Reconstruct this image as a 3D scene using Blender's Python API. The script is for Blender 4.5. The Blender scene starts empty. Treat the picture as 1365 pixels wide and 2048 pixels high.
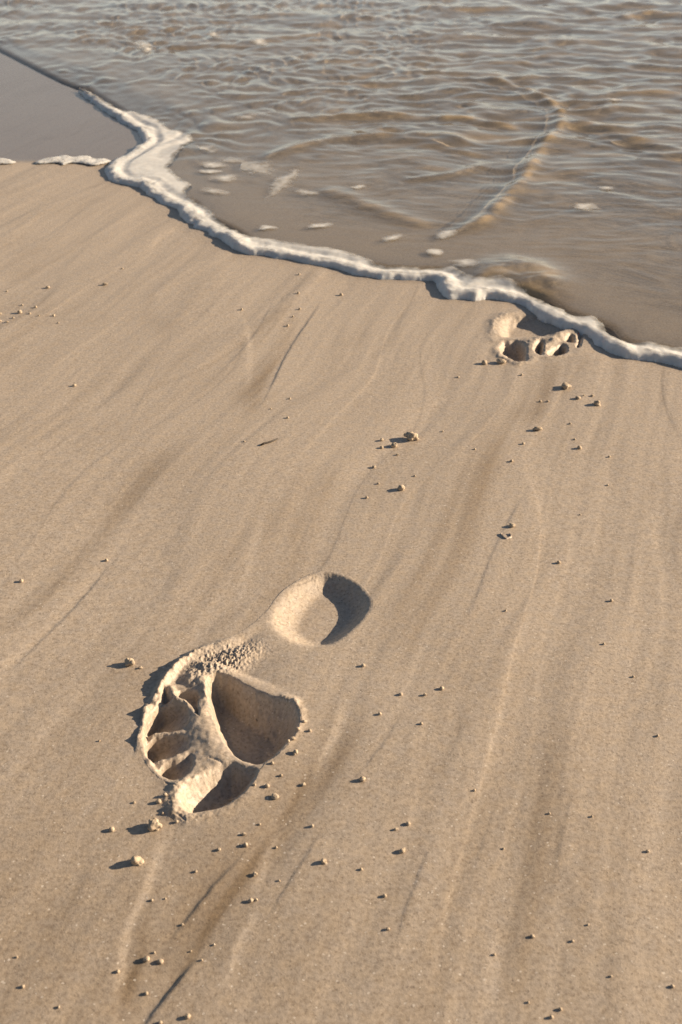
import bpy, math, random
import numpy as np
from mathutils import Vector, noise as mnoise

random.seed(7)
scene = bpy.context.scene
col = scene.collection
R = math.radians

# ------------------------------------------------------------------ camera geometry
CAM_H, PITCH, FPX = 0.49, R(30.5), 2400.0          # metres, downward pitch, focal length for a 2048 px tall frame
SP, CP = math.sin(PITCH), math.cos(PITCH)
HAZE = 9.8
SUN_EL, SUN_AZ = R(20.0), R(10.5)                  # elevation; azimuth of the sun measured from +X towards +Y

def gnd(x, y):
    """ground point (z = 0) seen at a position of the photograph"""
    v = y - 1024.0
    k = (FPX * SP + v * CP) / CAM_H
    return ((x - 682.5) / k, CAM_H / math.tan(PITCH + math.atan(v / FPX)))
def scale_at(y):
    return (FPX * SP + (y - 1024.0) * CP) / CAM_H    # photo pixels per metre
def G(pts): return np.array([gnd(*p) for p in pts])
def Z1(pts): return G([(180 + a / 2.275, 1100 + b / 2.275) for a, b in pts])
def Z2(pts): return G([(900 + a / 2.935, 480 + b / 2.935) for a, b in pts])

# ------------------------------------------------------------------ numpy helpers
def sstep(a, b, x):
    t = np.clip((x - a) / (b - a), 0, 1)
    return t * t * (3 - 2 * t)
def _hash(ix, iy, seed):
    h = (ix.astype(np.int64) * 374761393 + iy.astype(np.int64) * 668265263 + seed * 1442695041) & 0xffffffff
    h = ((h ^ (h >> 13)) * 1274126177) & 0xffffffff
    return ((h ^ (h >> 16)) & 0xffff) / 65535.0
def gnoise(x, y, seed=0):
    x0 = np.floor(x); y0 = np.floor(y)
    fx = x - x0; fy = y - y0
    u = fx * fx * fx * (fx * (fx * 6 - 15) + 10); v = fy * fy * fy * (fy * (fy * 6 - 15) + 10)
    def g(dx, dy):
        a = _hash(x0 + dx, y0 + dy, seed) * 2 * math.pi
        return np.cos(a) * (fx - dx) + np.sin(a) * (fy - dy)
    a, b, c, d = g(0, 0), g(1, 0), g(0, 1), g(1, 1)
    return ((a + (b - a) * u) * (1 - v) + (c + (d - c) * u) * v) * 1.5
def fbm(x, y, seed=0, n=3, gain=.5):
    s = 0; a = 1
    for i in range(n):
        s = s + a * gnoise(x * 2 ** i, y * 2 ** i, seed + 17 * i); a *= gain
    return s
def poly_sdf(X, Y, P):
    """signed distance to a closed polygon, negative inside"""
    best = np.full(X.shape, 1e9); inside = np.zeros(X.shape, bool)
    n = len(P)
    for i in range(n):
        ax, ay = P[i]; bx, by = P[(i + 1) % n]
        dx, dy = bx - ax, by - ay
        t = np.clip(((X - ax) * dx + (Y - ay) * dy) / (dx * dx + dy * dy + 1e-18), 0, 1)
        d = (X - ax - t * dx) ** 2 + (Y - ay - t * dy) ** 2
        best = np.minimum(best, d)
        c = ((ay > Y) != (by > Y)) & (X < dx * (Y - ay) / ((by - ay) if by != ay else 1e-18) + ax)
        inside ^= c
    d = np.sqrt(best)
    return np.where(inside, -d, d)
def smooth_poly(P, n=3):
    """Chaikin corner cutting of a closed polygon"""
    for _ in range(n):
        Q = np.roll(P, -1, 0)
        P = np.stack([P * .75 + Q * .25, P * .25 + Q * .75], 1).reshape(-1, 2)
    return P
def smooth_line(P, n=2):
    for _ in range(n):
        Q = np.stack([P[:-1] * .75 + P[1:] * .25, P[:-1] * .25 + P[1:] * .75], 1).reshape(-1, 2)
        P = np.vstack([P[:1], Q, P[-1:]])
    return P
def line_dist(X, Y, P):
    """unsigned distance, side (+ to the left of travel), running parameter 0..1"""
    best = np.full(X.shape, 1e9); side = np.zeros(X.shape); par = np.zeros(X.shape)
    L = np.hypot(*(P[1:] - P[:-1]).T); S = np.concatenate([[0], np.cumsum(L)]); T = S[-1]
    for i in range(len(P) - 1):
        ax, ay = P[i]; bx, by = P[i + 1]; dx, dy = bx - ax, by - ay
        t = np.clip(((X - ax) * dx + (Y - ay) * dy) / (dx * dx + dy * dy + 1e-18), 0, 1)
        d = (X - ax - t * dx) ** 2 + (Y - ay - t * dy) ** 2
        m = d < best
        best = np.where(m, d, best)
        side = np.where(m, np.sign(dx * (Y - ay) - dy * (X - ax)), side)
        par = np.where(m, (S[i] + t * L[i]) / T, par)
    return np.sqrt(best), side, par
def smin(vals, k):
    m = np.minimum.reduce(vals)
    s = sum(np.exp(-(v - m) / k) for v in vals)
    return m - k * np.log(s)

# ------------------------------------------------------------------ shoreline and water
FOAM_OUT_PX = [(159,186),(205,220),(246,247),(280,264),(288,288),(256,309),(222,328),(211,348),(231,366),(282,374),(308,397),(354,418),
    (379,446),(436,474),(467,497),(508,509),(585,520),(661,534),(713,549),(764,558),(841,562),(868,561),(880,580),(900,597),(951,601),
    (975,597),(1019,603),(1060,616),(1091,636),(1125,651),(1152,660),(1178,670),(1194,690),(1224,706),(1258,716),(1292,720),(1326,726),(1365,736),
    (1450,752),(1600,790)]
FOAM_IN_PX = [(1600,764),(1450,728),(1365,713),(1343,711),(1309,703),(1275,700),(1244,698),(1222,686),(1208,662),(1185,650),(1140,642),
    (1104,625),(1077,615),(1053,599),(1026,582),(1002,576),(951,574),(930,566),(905,549),(880,549),(860,551),(841,553),(764,545),
    (713,524),(636,508),(559,498),(503,490),(456,467),(426,437),(388,415),(378,402),(388,386),(356,368),(340,352),(350,336),(366,316),
    (392,294),(379,281),(344,274),(318,253),(277,235),(236,224),(205,206),(180,193),(159,182)]
shore_line = G([(-300,-5),(-60,82),(0,112),(75,152),(130,179),(159,190)] + FOAM_OUT_PX[1:-1] + [(1600,790)])
EXT = np.array([(.55, 1.05), (.68, 1.00), (.80, 1.01), (.95, .96), (1.1, .97), (1.3, .90), (1.6, .88), (2.0, .80), (2.5, .78), (3., .70)])
SHORE = np.vstack([[(-60., 60.), (-6., 8.)], shore_line, EXT, [(60., -8.), (60., 60.)]])
def shore_dist(X, Y):
    return -poly_sdf(X, Y, SHORE)          # > 0 on the water

FRONTS = [  # crests of little waves: photo polyline, height, half width, silt
    ([(925,150),(1000,166),(1070,193),(1115,226),(1118,260),(1092,290),(1072,330),(1038,374),(988,424),(922,466),(840,490)], .0060, .0140, .78),
    ([(560,252),(650,240),(760,236),(880,240),(980,250),(1060,270)], .007, .020, .8),
    ([(1150,245),(1230,275),(1300,300),(1420,330)], .006, .03, .5),
    ([(520,330),(600,298),(700,280),(850,276),(980,300)], .005, .018, .5),
    ([(640,380),(720,410),(800,440),(860,465)], .003, .02, .45),
    ([(1225,40),(1300,28),(1420,40)], .009, .04, .8),
    ([(980,330),(900,360),(800,372)], .003, .012, .25),
]
FRONTS = [(smooth_line(G(p)), h, w, s) for p, h, w, s in FRONTS]
BULGE = gnd(1045, 588); FOAM_X0 = gnd(159, 186)[0]
def water_fields(X, Y, sd):
    """height of the water surface and share of stirred-up sand and painted golden glints in it"""
    wx = X + .03 * gnoise(X * 6, Y * 6, 5); wy = Y + .03 * gnoise(X * 6 + 9, Y * 6, 6)
    deep = sstep(.02, .55, sd)
    left = 1 - sstep(-.35, .35, X - .25 * (Y - 2.2))
    far = sstep(1.65, 2.3, Y)
    wav = np.zeros(X.shape)
    net = np.sqrt(gnoise(wx * 21, wy * 15, 1) ** 2 + .012) - .3
    net2 = np.sqrt(gnoise(wx * 37 + 3, wy * 27, 2) ** 2 + .012) - .3
    wav += left * far * (.0080 * net + .0024 * net2) * (.75 + .8 * gnoise(X * 3.3, Y * 2.3, 12))
    wav += (.25 + .75 * far) * deep * (1 - .45 * left) * (.0058 * gnoise(wx * 7.5 + wy * 2, wy * 12.5, 3) + .0032 * gnoise(wx * 15 + wy * 3, wy * 25 - wx * 3, 4))
    wav += deep * (.4 + .6 * far) * .0017 * gnoise(wx * 22 + wy * 9, wy * 46, 8)
    wav += sstep(.03, .3, sd) * .0005 * gnoise(wx * 30, wy * 70 + wx * 14, 9)
    wav += sstep(2.4, 3.2, Y) * .006 * gnoise(wx * 3, wy * 6, 11)
    wav *= 1 / (1 + np.maximum(Y - 4, 0) * .05)
    silt_glint = np.zeros(X.shape)
    for P, h, w, s in FRONTS:
        lo, hi = P.min(0) - 5 * w, P.max(0) + 5 * w
        m = (X > lo[0]) & (X < hi[0]) & (Y > lo[1]) & (Y < hi[1])
        if not m.any(): continue
        x, y = .35 * wx[m] + .65 * X[m], .35 * wy[m] + .65 * Y[m]
        d, side, t = line_dist(x, y, P)
        e = sstep(0, .12, t) * (1 - sstep(.88, 1, t)); q = d * np.where(side > 0, 1.0, -1.0)
        brk = .9 + .3 * gnoise(x * 15, y * 15, 21)
        wav[m] += h * e * brk * np.exp(-(d / w) ** 2) * (1 + .0 * q)
        brk2 = np.clip(.72 + .8 * fbm(x * 24, y * 40, 22, 3), 0, 1.3)
        silt_glint[m] = np.maximum(silt_glint[m], s * e * brk2 * np.exp(-((d + .004) / (w * 1.25)) ** 2))
    r = np.hypot((X - BULGE[0]) / .055, (Y - BULGE[1] - .03) / .075)
    b = np.exp(-r ** 4 * .8)
    wav += .0065 * b * (1 + .3 * gnoise(X * 35, Y * 30, 31)) + .0006 * b * gnoise(X * 60, Y * 110, 33)
    silt_glint = np.maximum(silt_glint, .62 * b * np.clip(.75 + .7 * gnoise(X * 22, Y * 30, 32), 0, 1))
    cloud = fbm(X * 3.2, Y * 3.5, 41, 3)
    glint_fil = fbm(wx * 7 + .8 * wy, wy * 22, 43, 3)  # streaks that paint golden glints into the water colour
    silt_glint = np.maximum(silt_glint, .12 + .12 * sstep(-.5, .6, cloud) + .28 * sstep(.05, .75, glint_fil) * sstep(.15, .6, sd))
    sd = sd - .007 * sstep(FOAM_X0 - .05, FOAM_X0 + .03, X)
    edge = sstep(0, .03, sd)
    z = -.006 + .0115 * edge + wav * sstep(0.0, .06, sd)
    return z, np.clip(silt_glint, 0, 1)

# ------------------------------------------------------------------ footprints
NF = {  # the near right foot, outlines read on the photograph
 'heel': [(1045,90),(1120,97),(1200,130),(1262,180),(1298,245),(1262,315),(1195,378),(1115,440),(1000,455),(880,425),(785,335),(820,250),(870,185),(950,130)],
 'ball': [(515,610),(560,556),(650,566),(720,612),(800,645),(880,672),(942,704),(970,765),(950,846),(905,886),(848,942),(775,988),(720,972),(660,950),(612,892),(574,820),(548,745),(532,690)],
 'big':  [(385,1135),(405,1075),(475,1025),(560,975),(640,945),(720,972),(778,990),(758,1045),(704,1112),(624,1172),(505,1205),(425,1205)],
 't2':   [(290,990),(325,950),(400,928),(465,900),(510,935),(498,990),(455,1035),(390,1056),(325,1040)],
 't3':   [(240,882),(255,850),(290,828),(400,812),(452,830),(478,865),(468,910),(405,930),(340,946),(300,962),(262,945)],
 't4':   [(234,797),(272,752),(308,697),(435,688),(470,722),(474,770),(446,808),(372,828),(320,812),(268,842)],
 't5':   [(378,640),(470,620),(512,655),(500,692),(516,775),(478,765),(448,700),(380,688)],
 't5b':  [(315,690),(330,608),(360,640),(376,692),(340,700)],
 'toes': [(236,800),(275,740),(308,690),(335,640),(435,685),(474,745),(478,850),(515,930),(500,995),(455,1038),(390,1058),(320,1042),(285,995),(250,940),(236,880)],
 'mid': [(665,930),(720,900),(830,900),(845,945),(770,1030),(700,1040),(640,990)],
 'arch': [(830,240),(1000,420),(1110,430),(1090,520),(990,700),(900,690),(760,625),(600,560),(480,540),(425,500),(520,450),(640,398),(760,325)],
 'fore': [(470,480),(400,520),(330,610),(275,700),(240,760),(232,850),(230,930),(280,1010),(360,1062),(400,1080),(385,1140),(430,1205),(510,1200),(640,1150),(760,1020),(940,800),(900,700),(700,600),(560,540)],
}
NFP = {k: smooth_poly(Z1(v), 3) for k, v in NF.items()}
FF = {
 'ball': [(262,480),(318,447),(370,435),(470,423),(570,430),(700,470),(790,500),(740,530),(640,555),(560,574),(440,581),(330,584),(280,578),(255,540)],
 'big':  [(268,640),(295,600),(330,588),(430,592),(466,640),(458,690),(470,712),(400,726),(325,693)],
 't2':   [(482,645),(498,598),(552,592),(566,640),(542,684),(500,672)],
 't3':   [(556,662),(590,638),(640,606),(684,612),(706,650),(664,684),(590,690)],
 't4':   [(655,592),(690,550),(735,556),(750,600),(722,612)],
 't5':   [(738,530),(768,502),(816,496),(805,548),(780,590),(775,635),(730,636),(745,580)],
}
FFP = {k: smooth_poly(Z2(v), 2) for k, v in FF.items()}
NBOX = (Z1([(120,1300)])[0], Z1([(1420,20)])[0])
FBOX = (Z2([(150,800)])[0], Z2([(950,330)])[0])

def ridge(X, Y, pts, width, frame=Z1):
    """pts: (x, y, height mm)"""
    P = frame([(a, b) for a, b, _ in pts]); Hs = np.array([c for *_, c in pts]) * .001
    d, side, t = line_dist(X, Y, P)
    L = np.hypot(*(P[1:] - P[:-1]).T); S = np.concatenate([[0], np.cumsum(L)]) / L.sum()
    return np.interp(t, S, Hs) * np.exp(-(d / width) ** 2)

def near_foot(X, Y):
    n1 = gnoise(X * 260, Y * 260, 51); n2 = gnoise(X * 520, Y * 520, 52); n0 = gnoise(X * 110, Y * 110, 53)
    cr = .0007 * n1 + .0005 * n2
    jx, jy = X + .0006 * gnoise(X * 190, Y * 190, 61) + .0003 * n1, Y + .0006 * gnoise(X * 190, Y * 190, 62) + .0003 * n2
    sd = {k: poly_sdf(jx if k not in ('heel', 'arch') else X + .0004 * n1, jy if k not in ('heel', 'arch') else Y + .0004 * n2, P) for k, P in NFP.items()}
    # frame along the picture's horizontal for left/right dependent walls
    def lr(name):
        P = NFP[name]; a, b = P[:, 0].min(), P[:, 0].max()
        return np.clip((X - a) / (b - a), 0, 1)
    def carve(name, depth, wl, wr, p=1.0):
        w = wl + (wr - wl) * sstep(.1, .75, lr(name))
        t = np.clip(-sd[name] / w, 0, 1)
        return -depth * (sstep(0, 1, t) if p == 1 else .35 * sstep(0, 1, t) + .65 * (1 - (1 - t) ** p))
    heel = carve('heel', .0110, .026, .017, 1.9)
    ball = carve('ball', .0235, .010, .020, 2.0)
    big = carve('big', .0180, .017, .015, 2.2)
    tilt = lambda n, a, b: a + (b - a) * lr(n)
    t2 = carve('t2', tilt('t2', .0185, .0015), .0045, .006)
    t3 = carve('t3', tilt('t3', .0215, .0020), .0026, .004)
    t4 = carve('t4', tilt('t4', .0215, .0020), .0026, .004)
    t5 = carve('t5', .0085, .004, .004)
    t5b = carve('t5b', .006, .003, .003)
    arch = -.0062 * sstep(0, .011, -sd['arch']) * (1 - .80 * sstep(.15, .9, lr('arch'))) * (.4 + .6 * sstep(-.004, .024, sd['heel']))
    toes = carve('toes', tilt('toes', .0088, .0003), .003, .006)
    mid = -.0032 * sstep(0, .012, -sd['mid'])
    fore = -.0018 * sstep(0, .010, -sd['fore'])
    h = smin([heel, ball, big, toes, mid, t2, t3, t4, t5, t5b, arch, fore, np.zeros(X.shape)], .0009) + .0009 * math.log(13)
    # pushed-up rims
    rim = ridge(X, Y, [(640,405,.5),(540,440,1.5),(460,478,4),(410,520,6),(350,590,6.4),(315,640,4.0),(280,700,1.8),(248,738,4.2),(238,800,.5),(220,858,3.2),(230,930,.2),(262,990,.1),(330,1045,.4),(392,1082,.6)], .0030)
    rim += ridge(X, Y, [(400,1090,1),(372,1140,2.5),(385,1190,3),(440,1220,2.0),(520,1212,1.2),(620,1185,.6),(720,1110,.8),(770,1030,.4)], .0045)
    rim += ridge(X, Y, [(880,668,1),(930,690,2.2),(958,735,1.8),(955,790,1.5),(915,858,1.4),(860,915,.5)], .0032)
    h += rim * (.85 + .35 * n0) + cr * np.clip(rim / .003, 0, 1) * 1.0
    # sand squeezed up between the ball and the toes
    br = ridge(X, Y, [(470,590,4.0),(520,610,4.5),(540,660,3.5),(522,710,2.6),(510,750,1.2),(505,790,0)], .0055)
    br += ridge(X, Y, [(560,945,.2),(620,945,.3),(660,955,0)], .0060)
    br += ridge(X, Y, [(320,700,2.5),(370,690,3.2),(430,694,3.0),(455,730,1.5)], .0028)
    br += ridge(X, Y, [(390,690,3.0),(375,650,3.6),(370,630,2.5)], .0026)
    br += ridge(X, Y, [(262,840,1.0),(290,822,3.8),(320,822,2.0),(400,820,1.0)], .0024)
    br += ridge(X, Y, [(275,960,1.0),(310,950,2.8),(350,942,1.2),(430,915,.8)], .0024)
    br += ridge(X, Y, [(390,1078,1.5),(430,1050,2.2),(470,1030,1.5)], .0030)
    h += br * (.9 + .3 * n0) + cr * np.clip(br / .003, 0, 1) * .5
    h += ridge(X, Y, [(490,720,1.0),(502,770,2.4),(524,830,2.6),(560,890,2.0),(605,935,1.0),(640,960,.2)], .0070) * (1 + .25 * n0)
    # crumbly mound beside the arch
    c = Z1([(610, 500)])[0]
    u = (X - c[0]) * .80 + (Y - c[1]) * .6; v = -(X - c[0]) * .6 + (Y - c[1]) * .80
    m = np.exp(-((u / .026) ** 2 + (v / .013) ** 2) ** 1.5)
    h += m * (.0040 + .0006 * n1 + .0010 * n2 + .0006 * n0 + .0009 * gnoise(X * 820, Y * 820, 54))
    # loose grains rolled into the hollows
    inpit = sstep(.001, .004, -np.minimum(sd['ball'], sd['big']))
    h += inpit * .0010 * sstep(.55, .9, gnoise(X * 150, Y * 150, 71)) * (n0 > -.1)
    h += .0003 * n1 * sstep(0, .004, -sd['fore'])
    # fine cracks at the rims
    for pts in ([(545,945),(570,952),(600,965)], [(345,1058),(375,1072),(400,1085)], [(940,155),(975,140),(1010,122)], [(385,1205),(410,1215),(435,1235)]):
        d, s, t = line_dist(X, Y, Z1(pts))
        h -= .0006 * np.exp(-(d / .0006) ** 2)
    rough = np.clip(m * 1.5 + np.clip(rim / .004, 0, 1) * .6 + np.clip(br / .003, 0, 1) * .6, 0, 1)
    order = ['t5b', 't5', 't4', 't3', 't2', 'big', 'ball', 'heel', 'arch', 'fore']
    ids = np.zeros(X.shape, np.int8)
    for i, k in enumerate(order[::-1]):
        ids[sd[k] < 0] = len(order) - i
    return h, rough, ids

def far_foot(X, Y):
    n1 = gnoise(X * 220, Y * 220, 81); n0 = gnoise(X * 100, Y * 100, 83)
    jx, jy = X + .0011 * gnoise(X * 160, Y * 160, 84), Y + .0018 * gnoise(X * 160, Y * 160, 85)
    sd = {k: poly_sdf(jx, jy, P) for k, P in FFP.items()}
    def carve(n, depth, w): return -depth * sstep(0, 1, -sd[n] / w)
    def lr(n): return np.clip((X - FFP[n][:, 0].min()) / np.ptp(FFP[n][:, 0]), 0, 1)
    parts = [-.0100 * sstep(0, 1, -sd['ball'] / (.022 - .010 * lr('ball'))), carve('big', .0150, .010), carve('t2', .011, .006), carve('t3', .014, .007), carve('t4', .009, .005), carve('t5', .012, .006), np.zeros(X.shape)]
    h = smin(parts, .0008) + .0008 * math.log(7)
    rim = ridge(X, Y, [(262,640,1),(300,690,2),(340,708,2.2),(400,732,2),(470,722,1.2),(500,690,1.0),(590,695,1.2),(690,680,1.2)], .004, Z2)
    rim += ridge(X, Y, [(255,600,.8),(250,540,1.5),(262,480,2),(318,440,2),(400,425,1)], .006, Z2)
    rim += ridge(X, Y, [(470,640,2.0),(480,600,2.5),(520,588,2.5),(600,590,3.0),(650,560,4.0),(690,530,4.5),(740,520,3)], .006, Z2)
    rim += ridge(X, Y, [(540,640,2.5),(570,620,3),(620,600,2)], .004, Z2)
    h += .8 * rim * (.9 + .4 * n0) + .0006 * n1 * np.clip(rim / .002, 0, 1)
    ids = np.zeros(X.shape, np.int8)
    for i, k in enumerate(['ball', 'big', 't2', 't3', 't4', 't5']):
        ids[sd[k] < 0] = 20 + i
    return h, np.clip(rim / .004, 0, 1) * .6, ids

# ------------------------------------------------------------------ rills and bands of the beach
DARK = [  # little scarps facing the shade: photo polyline, step in mm
    ([(655,582),(612,650),(590,680),(570,715),(550,755),(530,800),(495,850)], 1.25),
    ([(505,1690),(480,1715),(444,1751),(403,1801),(372,1840),(344,1876),(320,1905)], 1.5),
    ([(400,1905),(362,1952),(326,1999),(291,2046),(255,2095)], 2.2),
    ([(650,1650),(608,1719),(574,1772),(543,1828),(520,1870)], .65),
    ([(872,1665),(854,1709),(833,1762),(812,1817),(798,1865),(780,1910)], .6),
    ([(262,1085),(220,1128),(176,1181),(141,1221),(84,1276),(22,1339),(-30,1390)], .65),
    ([(560,580),(516,661),(492,693),(437,749),(400,785)], .5),
    ([(1075,945),(1031,1015),(981,1111),(950,1205),(900,1300)], .5),
    ([(820,1400),(780,1470),(735,1530),(690,1580)], .5),
    ([(1010,1560),(960,1700),(930,1800)], .3),
    ([(1170,1500),(1120,1680),(1090,1850)], .3),
    ([(640,1000),(600,1090),(570,1140)], .25),
    ([(330,700),(290,790),(230,880)], .25),
]
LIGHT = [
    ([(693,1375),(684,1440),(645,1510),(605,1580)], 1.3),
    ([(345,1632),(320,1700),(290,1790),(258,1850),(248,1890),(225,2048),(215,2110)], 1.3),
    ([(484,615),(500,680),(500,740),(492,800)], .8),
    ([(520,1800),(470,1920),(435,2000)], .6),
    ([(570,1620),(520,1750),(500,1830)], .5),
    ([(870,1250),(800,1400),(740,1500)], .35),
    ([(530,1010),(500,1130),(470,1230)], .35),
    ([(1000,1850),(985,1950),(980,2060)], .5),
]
BANDS = [  # bands of darker, heavier grains: photo polyline, half width px, strength
    ([(610,590),(560,690),(530,780),(490,860)], 26, .6),
    ([(1040,780),(1000,900),(960,1000),(890,1150),(820,1290),(740,1410)], 48, .5),
    ([(760,1390),(690,1490),(620,1600),(560,1680),(480,1780),(400,1880),(300,2048)], 44, .70),
    ([(410,850),(310,950),(210,1070),(100,1190),(-20,1330)], 44, .42),
    ([(1120,700),(1090,780),(1060,870)], 28, .5),
    ([(1150,1400),(1090,1650),(1040,1900),(1010,2080)], 70, .35),
    ([(300,1700),(280,1850),(250,2080)], 30, .45),
    ([(130,560),(60,660),(-20,760)], 30, .25),
    ([(680,880),(640,1000),(600,1120)], 50, .25),
]
DARK = [(smooth_line(G(p)), s * .001) for p, s in DARK]
LIGHT = [(smooth_line(G(p)), s * .001) for p, s in LIGHT]
BANDS = [(smooth_line(G(p)), w / scale_at(np.mean([q[1] for q in p])), s) for p, w, s in BANDS]
FLOW = R(18.0)
CF, SF = math.cos(FLOW), math.sin(FLOW)

def sand_fields(X, Y):
    sd = shore_dist(X, Y)
    warp = .012 * gnoise(X * 5, Y * 5, 91)
    a = X * CF - Y * SF + warp; b = X * SF + Y * CF          # across / along the run-off
    h = .0007 * gnoise(a * 14 + .8 * gnoise(a * 9, b * 4, 89), b * 2.2, 92) + .00026 * gnoise(a * 45 + .7 * gnoise(a * 14, b * 5, 90), b * 2.6, 93) + .00010 * gnoise(a * 120, b * 6, 94)
    h += .0015 * gnoise(X * 3, Y * 3, 95)
    dark = .10 * gnoise(a * 22 + .8 * gnoise(a * 9, b * 5, 88), b * 2.6, 96) + .12 * gnoise(a * 70, b * 3, 97) + .06 * gnoise(a * 190, b * 8, 98)
    # long hair-fine run-off creases
    for f, fb, sd_, am in ((8.5, .9, 111, 1.0), (15, 1.5, 112, .6)):
        n = gnoise(a * f + .35 * gnoise(a * 12, b * 4, sd_ + 5), b * fb, sd_)
        cz = np.exp(-(n / .028) ** 2) * am * sstep(-.25, .45, gnoise(a * 7, b * 2.5, sd_ + 9))
        dark += .20 * cz; h -= .00010 * cz; h += .00019 * am * np.tanh(n / .05)
    dark += .30 * (1 - sstep(.36, .80, Y)) * (1 - .5 * sstep(-.1, .15, X))  # near sand made browner; lens fall-off of light is partly put into its colour
    near = (np.abs(X) < 1.2) & (Y < 1.9) & (Y > .2)
    def local(P, r):
        lo, hi = P.min(0) - r, P.max(0) + r
        return near & (X > lo[0]) & (X < hi[0]) & (Y > lo[1]) & (Y < hi[1])
    for lst, sgn in ((DARK, 1), (LIGHT, -1)):
        for P, A in lst:
            m = local(P, .07)
            if not m.any(): continue
            x = X[m] + .0006 * gnoise(X[m] * 110, Y[m] * 110, 99); y = Y[m] + .0006 * gnoise(X[m] * 110, Y[m] * 110, 100)
            d, side, t = line_dist(x, y, P)
            e = sstep(0, .35, t) * (1 - sstep(.6, 1, t))
            brk = np.clip(.95 + .3 * gnoise(x * 40, y * 20, 101), .4, 1.4)
            # polylines run from far to near: the walker's right hand side of travel is the picture's left
            left = -side
            q = d * left
            L = .03
            prof = -np.tanh(q / (.0012 if sgn > 0 else .0028)) * np.exp(-d / L) * (.37 if sgn > 0 else .30)
            h[m] += sgn * A * e * brk * prof
            if sgn < 0: dark[m] -= .35 * e * np.exp(-(d / .003) ** 2)  # sunlit face of the step painted paler in the sand colour
    for P, w, s in BANDS:
        m = local(P, 4 * w)
        if not m.any(): continue
        x, y = X[m], Y[m]
        d, side, t = line_dist(x + .005 * gnoise(x * 20, y * 8, 102), y, P)
        e = sstep(0, .35, t) * (1 - sstep(.75, 1, t))
        dark[m] += s * e * np.exp(-(d / np.where(side > 0, .45 * w, 1.5 * w)) ** 2) * np.clip(.75 + .9 * gnoise(a[m] * 60, b[m] * 2.5, 103) + .4 * gnoise(a[m] * 160, b[m] * 6, 108), 0, 1.6)
    # the sea bed falls away
    h = h * (1 - .4 * sstep(0, .2, sd)) - .055 * (1 - np.exp(-np.maximum(sd - .01, 0) / .5))
    h += sstep(.1, .5, sd) * .004 * gnoise(X * 9, Y * 12, 104)
    rough = np.zeros(X.shape); ids = np.zeros(X.shape, np.int8)
    for f, (p0, p1) in ((near_foot, NBOX), (far_foot, FBOX)):
        m = (X > p0[0]) & (X < p1[0]) & (Y > p0[1]) & (Y < p1[1])
        if m.any():
            hh, rr, ii = f(X[m], Y[m])
            h[m] = h[m] * np.where(ii > 0, .5, 1) + hh; rough[m] = rr; ids[m] = ii
            dark[m] = np.where(ii > 0, dark[m] * .25 - .1, dark[m])
    # old wash at the left: smooth wet sand between the tired foam and the water
    wl = poly_sdf(X + .01 * gnoise(X * 8, Y * 8, 105), Y, WET)
    wet = 1 - sstep(-.015, .02, wl)
    wet = np.maximum(wet, .7 * sstep(-.018, .012, sd) * (1 - sstep(.02, .08, sd)))  # damp margin, its dark tone also painting the foam's shadow into the sand
    wl_ = 1 - sstep(-.015, .02, wl)
    h = h * (1 - .8 * wl_ * (sd < 0)) * (1 - .7 * sstep(-.03, 0, sd))
    return h, np.clip(dark, -1, 1.2), wet, rough, ids
WET = G([(-500,325),(0,322),(70,323),(200,322),(300,330),(420,250),(200,150),(0,80),(-300,-50)])

# ------------------------------------------------------------------ materials
def mat(name):
    m = bpy.data.materials.new(name); m.use_nodes = True
    nt = m.node_tree; nt.nodes.clear()
    out = nt.nodes.new('ShaderNodeOutputMaterial')
    return m, nt, out
def N(nt, t, **kw):
    n = nt.nodes.new('ShaderNode' + t)
    for k, v in kw.items():
        if k in ('operation', 'blend_type', 'data_type', 'attribute_name', 'noise_dimensions', 'feature', 'distance', 'clamp'):
            setattr(n, k, v)
        else: n.inputs[k].default_value = v
    return n
def mix(nt, fac, a, b, mode='MIX'):
    n = nt.nodes.new('ShaderNodeMix'); n.data_type = 'RGBA'; n.blend_type = mode
    for i, v in ((0, fac), (6, a), (7, b)):
        if hasattr(v, 'node'): nt.links.new(v, n.inputs[i])
        else: n.inputs[i].default_value = v
    return n.outputs[2]
def math_(nt, op, a, b=None, c=None, clamp=False):
    n = nt.nodes.new('ShaderNodeMath'); n.operation = op; n.use_clamp = clamp
    for i, v in enumerate((a, b, c)):
        if v is None: continue
        if hasattr(v, 'node'): nt.links.new(v, n.inputs[i])
        else: n.inputs[i].default_value = v
    return n.outputs[0]
def attr(nt, name):
    n = nt.nodes.new('ShaderNodeAttribute'); n.attribute_name = name
    return n.outputs['Fac']
def noise_tex(nt, co, scale, detail=2, rough=.5):
    n = nt.nodes.new('ShaderNodeTexNoise'); n.inputs['Scale'].default_value = scale
    n.inputs['Detail'].default_value = detail; n.inputs['Roughness'].default_value = rough
    nt.links.new(co, n.inputs['Vector'])
    return n.outputs['Fac']
def ramp(nt, fac, stops):
    n = nt.nodes.new('ShaderNodeValToRGB')
    e = n.color_ramp.elements
    while len(e) < len(stops): e.new(.5)
    for el, (p, c) in zip(e, stops): el.position = p; el.color = (*c, 1)
    nt.links.new(fac, n.inputs[0])
    return n.outputs[0]

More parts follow.
